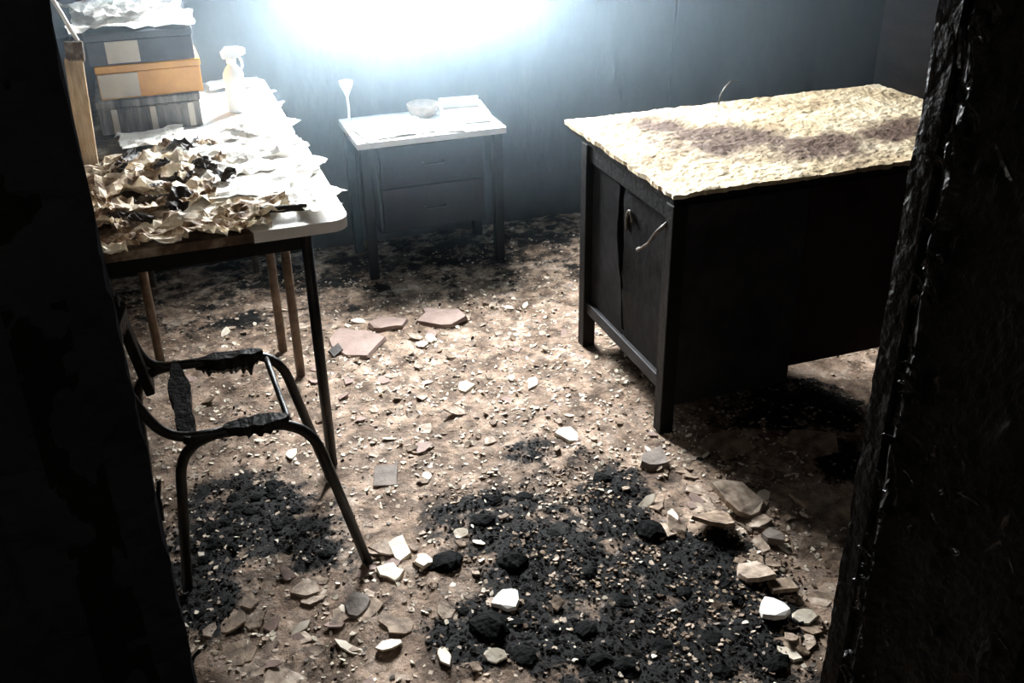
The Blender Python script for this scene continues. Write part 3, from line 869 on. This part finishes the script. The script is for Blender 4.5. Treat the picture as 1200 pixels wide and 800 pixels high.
outline_piece('white_shard', [(-.030, -.020), (-.005, -.030), (.020, -.028), (.036, -.010), (.026, .010), (.006, .034), (-.014, .038), (-.026, .020), (-.032, .002)], .012, M_WHITE, (1.129, 1.474), 'bright white shard on the black ash close to the right doorpost', 'shard')
o = tag(boxobj('tile_fragment', (-.032, .032, -.045, .045, 0, .009), M_GREY, None, .002), 'small square brown-grey tile fragment right of the table leg', 'tile')
o.location = (.427, 2.321, floor_h(.427, 2.321)); o.rotation_euler = (.06, .0, -.28)
P('plaster_slab', .52, 3.122, .14, .012, M_PINK, 'pinkish plaster slab nearest the table leg on the far floor', 'plaster', 11, warp=.05)
P('plaster_slab', .657, 3.215, .10, .012, M_PINK, 'middle pinkish plaster slab of the three on the far floor', 'plaster', 12, warp=.05)
P('plaster_slab', .84, 3.20, .12, .012, M_PINK, 'pinkish plaster slab farthest right of the three on the far floor', 'plaster', 13, warp=.05)
P('dark_shard', .434, 3.07, .05, .010, M_SCORCH, 'dark pointed shard beside the front leg of the nearer table', 'shard', 14, n=4)
P('plaster_slab', .39, 2.01, .058, .008, M_CREAM, 'largest cream plaster slab just right of the chair foot', 'plaster', 15, warp=.1)
P('plaster_slab', .435, 1.935, .040, .008, M_CREAM, 'bright cream slab between the chair foot and a round black lump', 'plaster', 16, warp=.15)
P('plaster_slab', .345, 1.925, .042, .006, M_CREAM, 'cream slab in front of the chair foot, below the largest one', 'plaster', 17, warp=.1)
P('plaster_slab', .145, 1.945, .055, .007, M_PLASTER, 'beige plaster slab in front of the ash under the chair', 'plaster', 18, warp=.1)
P('plaster_slab', -.03, 1.79, .075, .008, M_PLASTER2, 'broad tan slab at the foot of the left doorpost', 'plaster', 19, warp=.08)
P('plaster_slab', .051, 1.852, .035, .006, M_PINK, 'small pinkish slab near the foot of the left doorpost', 'plaster', 20)
P('plaster_slab', .247, 1.838, .055, .010, M_GREY, 'rounded grey slab half buried in front of the chair foot', 'plaster', 41, warp=.12, n=9)
P('plaster_slab', .977, 2.336, .055, .010, M_CREAM, 'cream plaster slab on the floor left of the desk front leg', 'plaster', 21, warp=.1)
P('plaster_slab', .989, 2.652, .045, .010, M_CREAM, 'cream plaster slab in the middle of the far lit floor', 'plaster', 22, warp=.15)
P('plaster_slab', .78, 2.715, .045, .010, M_CREAM, 'long cream plaster slab left of centre on the lit floor', 'plaster', 23, warp=.1)
P('plaster_slab', 1.39, 2.13, .10, .008, M_PLASTER2, 'wide tan slab lying in front of the desk pedestal', 'plaster', 24, warp=.04)
P('plaster_slab', 1.27, 1.86, .085, .012, M_PLASTER, 'large curled beige slab right of the ash heap', 'plaster', 25, warp=.25)
P('plaster_slab', 1.16, 1.60, .062, .012, M_PLASTER, 'beige slab at the right edge of the ash heap by the doorpost', 'plaster', 26, warp=.3)
P('plaster_slab', 1.165, 1.81, .070, .010, M_PLASTER2, 'long tan slab tipped up over the ash', 'plaster', 27, warp=.35)
P('plaster_slab', 1.20, 1.545, .045, .010, M_PLASTER2, 'small tan slab close against the right doorpost above the white shard', 'plaster', 28, warp=.2)
P('plaster_slab', 1.103, 1.363, .042, .007, M_CREAM, 'thin cream strip by the right doorpost at the bottom', 'plaster', 29)
P('stone_block', 1.16, 2.118, .062, .022, M_GREY, 'flat grey stone in front of the desk corner leg', 'stone', 30, warp=.05)
P('stone_block', 1.28, 1.714, .050, .022, M_GREY, 'grey stone right of the ash near the doorpost', 'stone', 31, warp=.1)
P('plaster_slab', 1.62, 2.05, .12, .008, M_PLASTER2, 'brown-tan slab on the dim floor right of the desk pedestal', 'plaster', 32, warp=.04)
P('plaster_slab', 1.50, 1.77, .13, .008, M_PLASTER2, 'large brown slab beside the right doorpost', 'plaster', 33, warp=.06)

lr = random.Random(3)
for (x, y, s, lab) in [(1.005, 1.843, .040, 'round black charcoal lump with a pale flake beside it'), (.485, 1.909, .036, 'round black lump right of the cream slabs'),
                       (.514, 1.665, .046, 'largest black charcoal lump, just below the left white shard'), (.633, 1.853, .034, 'black lump at the upper left of the ash heap')]:
    me = lump_geo(lr, s); me.materials.append(M_LUMP)
    put_mesh('charcoal_lump', me, (x, y, floor_h(x, y) - .004), lr.uniform(0, 6), lab, 'charcoal')
LM = []
for k in range(8):
    me = lump_geo(lr, lr.uniform(.014, .028), lr.uniform(.3, .5)); me.materials.append(M_LUMP); LM.append(me)
n = 0
while n < 38:
    x, y = lr.uniform(.4, 1.25), lr.uniform(1.32, 2.15)
    if soot_shade(x, y) < .6: continue
    put_mesh('charcoal_lump', LM[n % 8], (x, y, floor_h(x, y) - .004), lr.uniform(0, 6), 'small charcoal lump in the black ash heap in front', 'charcoal', 'charcoal lumps of the front ash heap', sc=lr.uniform(.6, 1.2))
    n += 1
n = 0
while n < 25:
    x, y = lr.uniform(-.15, .25), lr.uniform(1.98, 2.42)
    if soot_shade(x, y) < .6: continue
    put_mesh('charcoal_lump', LM[n % 8], (x, y, floor_h(x, y) - .004), lr.uniform(0, 6), 'small charcoal lump in the black ash under the chair', 'charcoal', 'charcoal lumps under the chair', sc=lr.uniform(.5, 1.0))
    n += 1

# broken flakes one by one
fr = random.Random(21)
FM = []
for k in range(18):
    FM.append(chip_mesh(900 + k, fr.uniform(.018, .042), fr.uniform(.002, .005), [M_PLASTER, M_CREAM, M_PLASTER2, M_PLASTER, M_PINK, M_PLASTER2][k % 6], warp=.3))
def on_floor(x, y):
    return not (x < .41 and y > 3.95) and y < 3.9
def scatter_flakes(n, x0, x1, y0, y1, smax, label, group):
    c = 0
    while c < n:
        x, y = fr.uniform(x0, x1), fr.uniform(y0, y1)
        if soot_shade(x, y) > smax: continue
        o = put_mesh('plaster_flake', FM[fr.randrange(18)], (x, y, floor_h(x, y) - .0015), fr.uniform(0, 6.28), label, 'plaster', group, (fr.uniform(-.12, .12), fr.uniform(-.12, .12)), fr.uniform(.55, 1.15))
        c += 1
scatter_flakes(110, .38, 1.22, 2.25, 3.3, .4, 'small pale plaster flake on the lit floor between the tables and the desk', 'flakes on the lit floor')
scatter_flakes(45, -.1, .7, 1.55, 2.05, .75, 'small pale plaster flake on the floor in front of the chair', 'flakes in front of the chair')
scatter_flakes(50, 1.0, 1.55, 1.35, 2.2, .75, 'small pale plaster flake on the floor between desk and right doorpost', 'flakes beside the right doorpost')
scatter_flakes(25, -.1, .4, 2.45, 3.5, .5, 'small pale plaster flake on the floor under the tables', 'flakes under the tables')

BM = [chip_mesh(950 + k, fr.uniform(.035, .075), fr.uniform(.002, .004), [M_PLASTER, M_PLASTER2, M_PLASTER2, M_PLASTER][k % 4], warp=.08) for k in range(12)]
def scatter_slabs(n, x0, x1, y0, y1, smax, label, group, tilt=.16):
    c = 0
    while c < n:
        x, y = fr.uniform(x0, x1), fr.uniform(y0, y1)
        if soot_shade(x, y) > smax: continue
        put_mesh('plaster_slab', BM[fr.randrange(12)], (x, y, floor_h(x, y) - .001), fr.uniform(0, 6.28), label, 'plaster', group, (fr.uniform(-tilt, tilt), fr.uniform(-tilt, tilt)), fr.uniform(.5, 1.0))
        c += 1
scatter_slabs(42, 1.02, 1.50, 1.32, 2.05, .75, 'broken tan plaster slab piled on the floor along the right doorpost', 'slabs along the right doorpost', .12)
scatter_slabs(10, -.12, .48, 1.55, 2.0, .6, 'broken plaster slab lying flat on the floor at the front left', 'slabs at the front left', .03)

# uncountable crumbs
def crumbs(name, n, size, thick, m, region, accept, label, cat, seed, warp=.5, stand=0.0):
    rng = random.Random(seed)
    V, F = [], []
    c = 0
    while c < n:
        x, y = rng.uniform(region[0], region[1]), rng.uniform(region[2], region[3])
        if rng.random() > accept(x, y): continue
        v, f = chip_geo(rng, rng.uniform(*size), rng.uniform(*thick), warp, n=rng.randint(4, 6))
        b = len(V)
        z = floor_h(x, y) - .0015
        V += [(x + p[0], y + p[1], z + p[2] + stand * rng.random() * .0) for p in v]
        F += [tuple(b + i for i in g) for g in f]
        c += 1
    o = pydata(name, V, F, m)
    return tag(o, label, cat, kind='stuff')
crumbs('plaster_crumbs', 5600, (.003, .012), (.0008, .0025), M_PLASTER, (-.3, 2.2, 1.3, 3.8), lambda x, y: (1.0 if fb(x * 4, y * 4, 3) > -.1 else .4) * (1 - .45 * soot_shade(x, y)), 'beige plaster crumbs strewn over the whole floor', 'rubble', 31, warp=.25)
crumbs('pale_crumbs', 3200, (.002, .012), (.001, .003), M_CREAM, (-.3, 1.6, 1.3, 3.4), lambda x, y: (1.0 if fb(x * 5, y * 5, 13) > 0 else .25) * (1 - .9 * min(1, 1.5 * soot_shade(x, y))), 'cream-white crumbs scattered over the lit floor', 'rubble', 32)
crumbs('brown_crumbs', 1800, (.003, .011), (.001, .003), M_GREY, (-.3, 2.2, 1.3, 3.8), lambda x, y: .8, 'brown-grey crumbs of debris strewn over the floor', 'rubble', 33, warp=.25)
crumbs('black_ash_flakes', 9000, (.002, .009), (.0006, .002), M_ASH, (-.3, 1.9, 1.25, 2.6), lambda x, y: max(0, soot_shade(x, y) - .30), 'black ash flakes heaped under the chair and in front', 'ash', 34, warp=.35)
crumbs('tan_fragments', 1300, (.003, .010), (.001, .004), M_PLASTER2, (.4, 1.5, 1.3, 2.2), lambda x, y: 1.0 if fb(x * 6, y * 6, 63) > .2 else .03, 'tan fragments lying in patches on the front ash heap', 'rubble', 36, warp=.4)
crumbs('black_specks', 700, (.003, .008), (.001, .003), M_ASH, (-.3, 2.2, 1.3, 3.7), lambda x, y: .6, 'sooty black specks over the lit floor', 'ash', 35, warp=.6)

# ---------------------------------------------------------------- smoke haze hanging in the air
def haze():
    m = bpy.data.materials.new('thin_smoke')
    m.use_nodes = True
    nt = m.node_tree
    nt.nodes.remove(nt.nodes['Principled BSDF'])
    sc = nt.nodes.new('ShaderNodeVolumeScatter')
    sc.inputs['Color'].default_value = (0.66, 0.86, 1.0, 1)
    tc = nt.nodes.new('ShaderNodeTexCoord')
    sx = nt.nodes.new('ShaderNodeSeparateXYZ')
    nt.links.new(tc.outputs['Object'], sx.inputs[0])
    mr = nt.nodes.new('ShaderNodeMapRange')       # the smoke thickens towards the back wall
    mr.interpolation_type = 'SMOOTHSTEP'
    mr.inputs['From Min'].default_value, mr.inputs['From Max'].default_value = 2.5, 4.0
    mr.inputs['To Min'].default_value, mr.inputs['To Max'].default_value = 0.0, HAZE
    nt.links.new(sx.outputs['Y'], mr.inputs['Value'])
    mz = nt.nodes.new('ShaderNodeMapRange')       # ... and hangs high, thinning towards the floor
    mz.interpolation_type = 'SMOOTHSTEP'
    mz.inputs['From Min'].default_value, mz.inputs['From Max'].default_value = 0.25, 1.1
    mz.inputs['To Min'].default_value, mz.inputs['To Max'].default_value = 0.03, 1.0
    nt.links.new(sx.outputs['Z'], mz.inputs['Value'])
    ml = nt.nodes.new('ShaderNodeMath'); ml.operation = 'MULTIPLY'
    nt.links.new(mr.outputs[0], ml.inputs[0])
    nt.links.new(mz.outputs[0], ml.inputs[1])
    nt.links.new(ml.outputs[0], sc.inputs['Density'])
    sc.inputs['Anisotropy'].default_value = 0.3
    nt.links.new(sc.outputs[0], nt.nodes['Material Output'].inputs['Volume'])
    bm = bmesh.new()
    box(bm, XL - .1, XR + .1, -1.3, YB + .1, -.1, ZC + .06)
    o = build('smoke_haze', bm, m)
    tag(o, 'thin bluish smoke haze hanging in the room below the window', 'smoke', kind='stuff')
if HAZE > 0: haze()
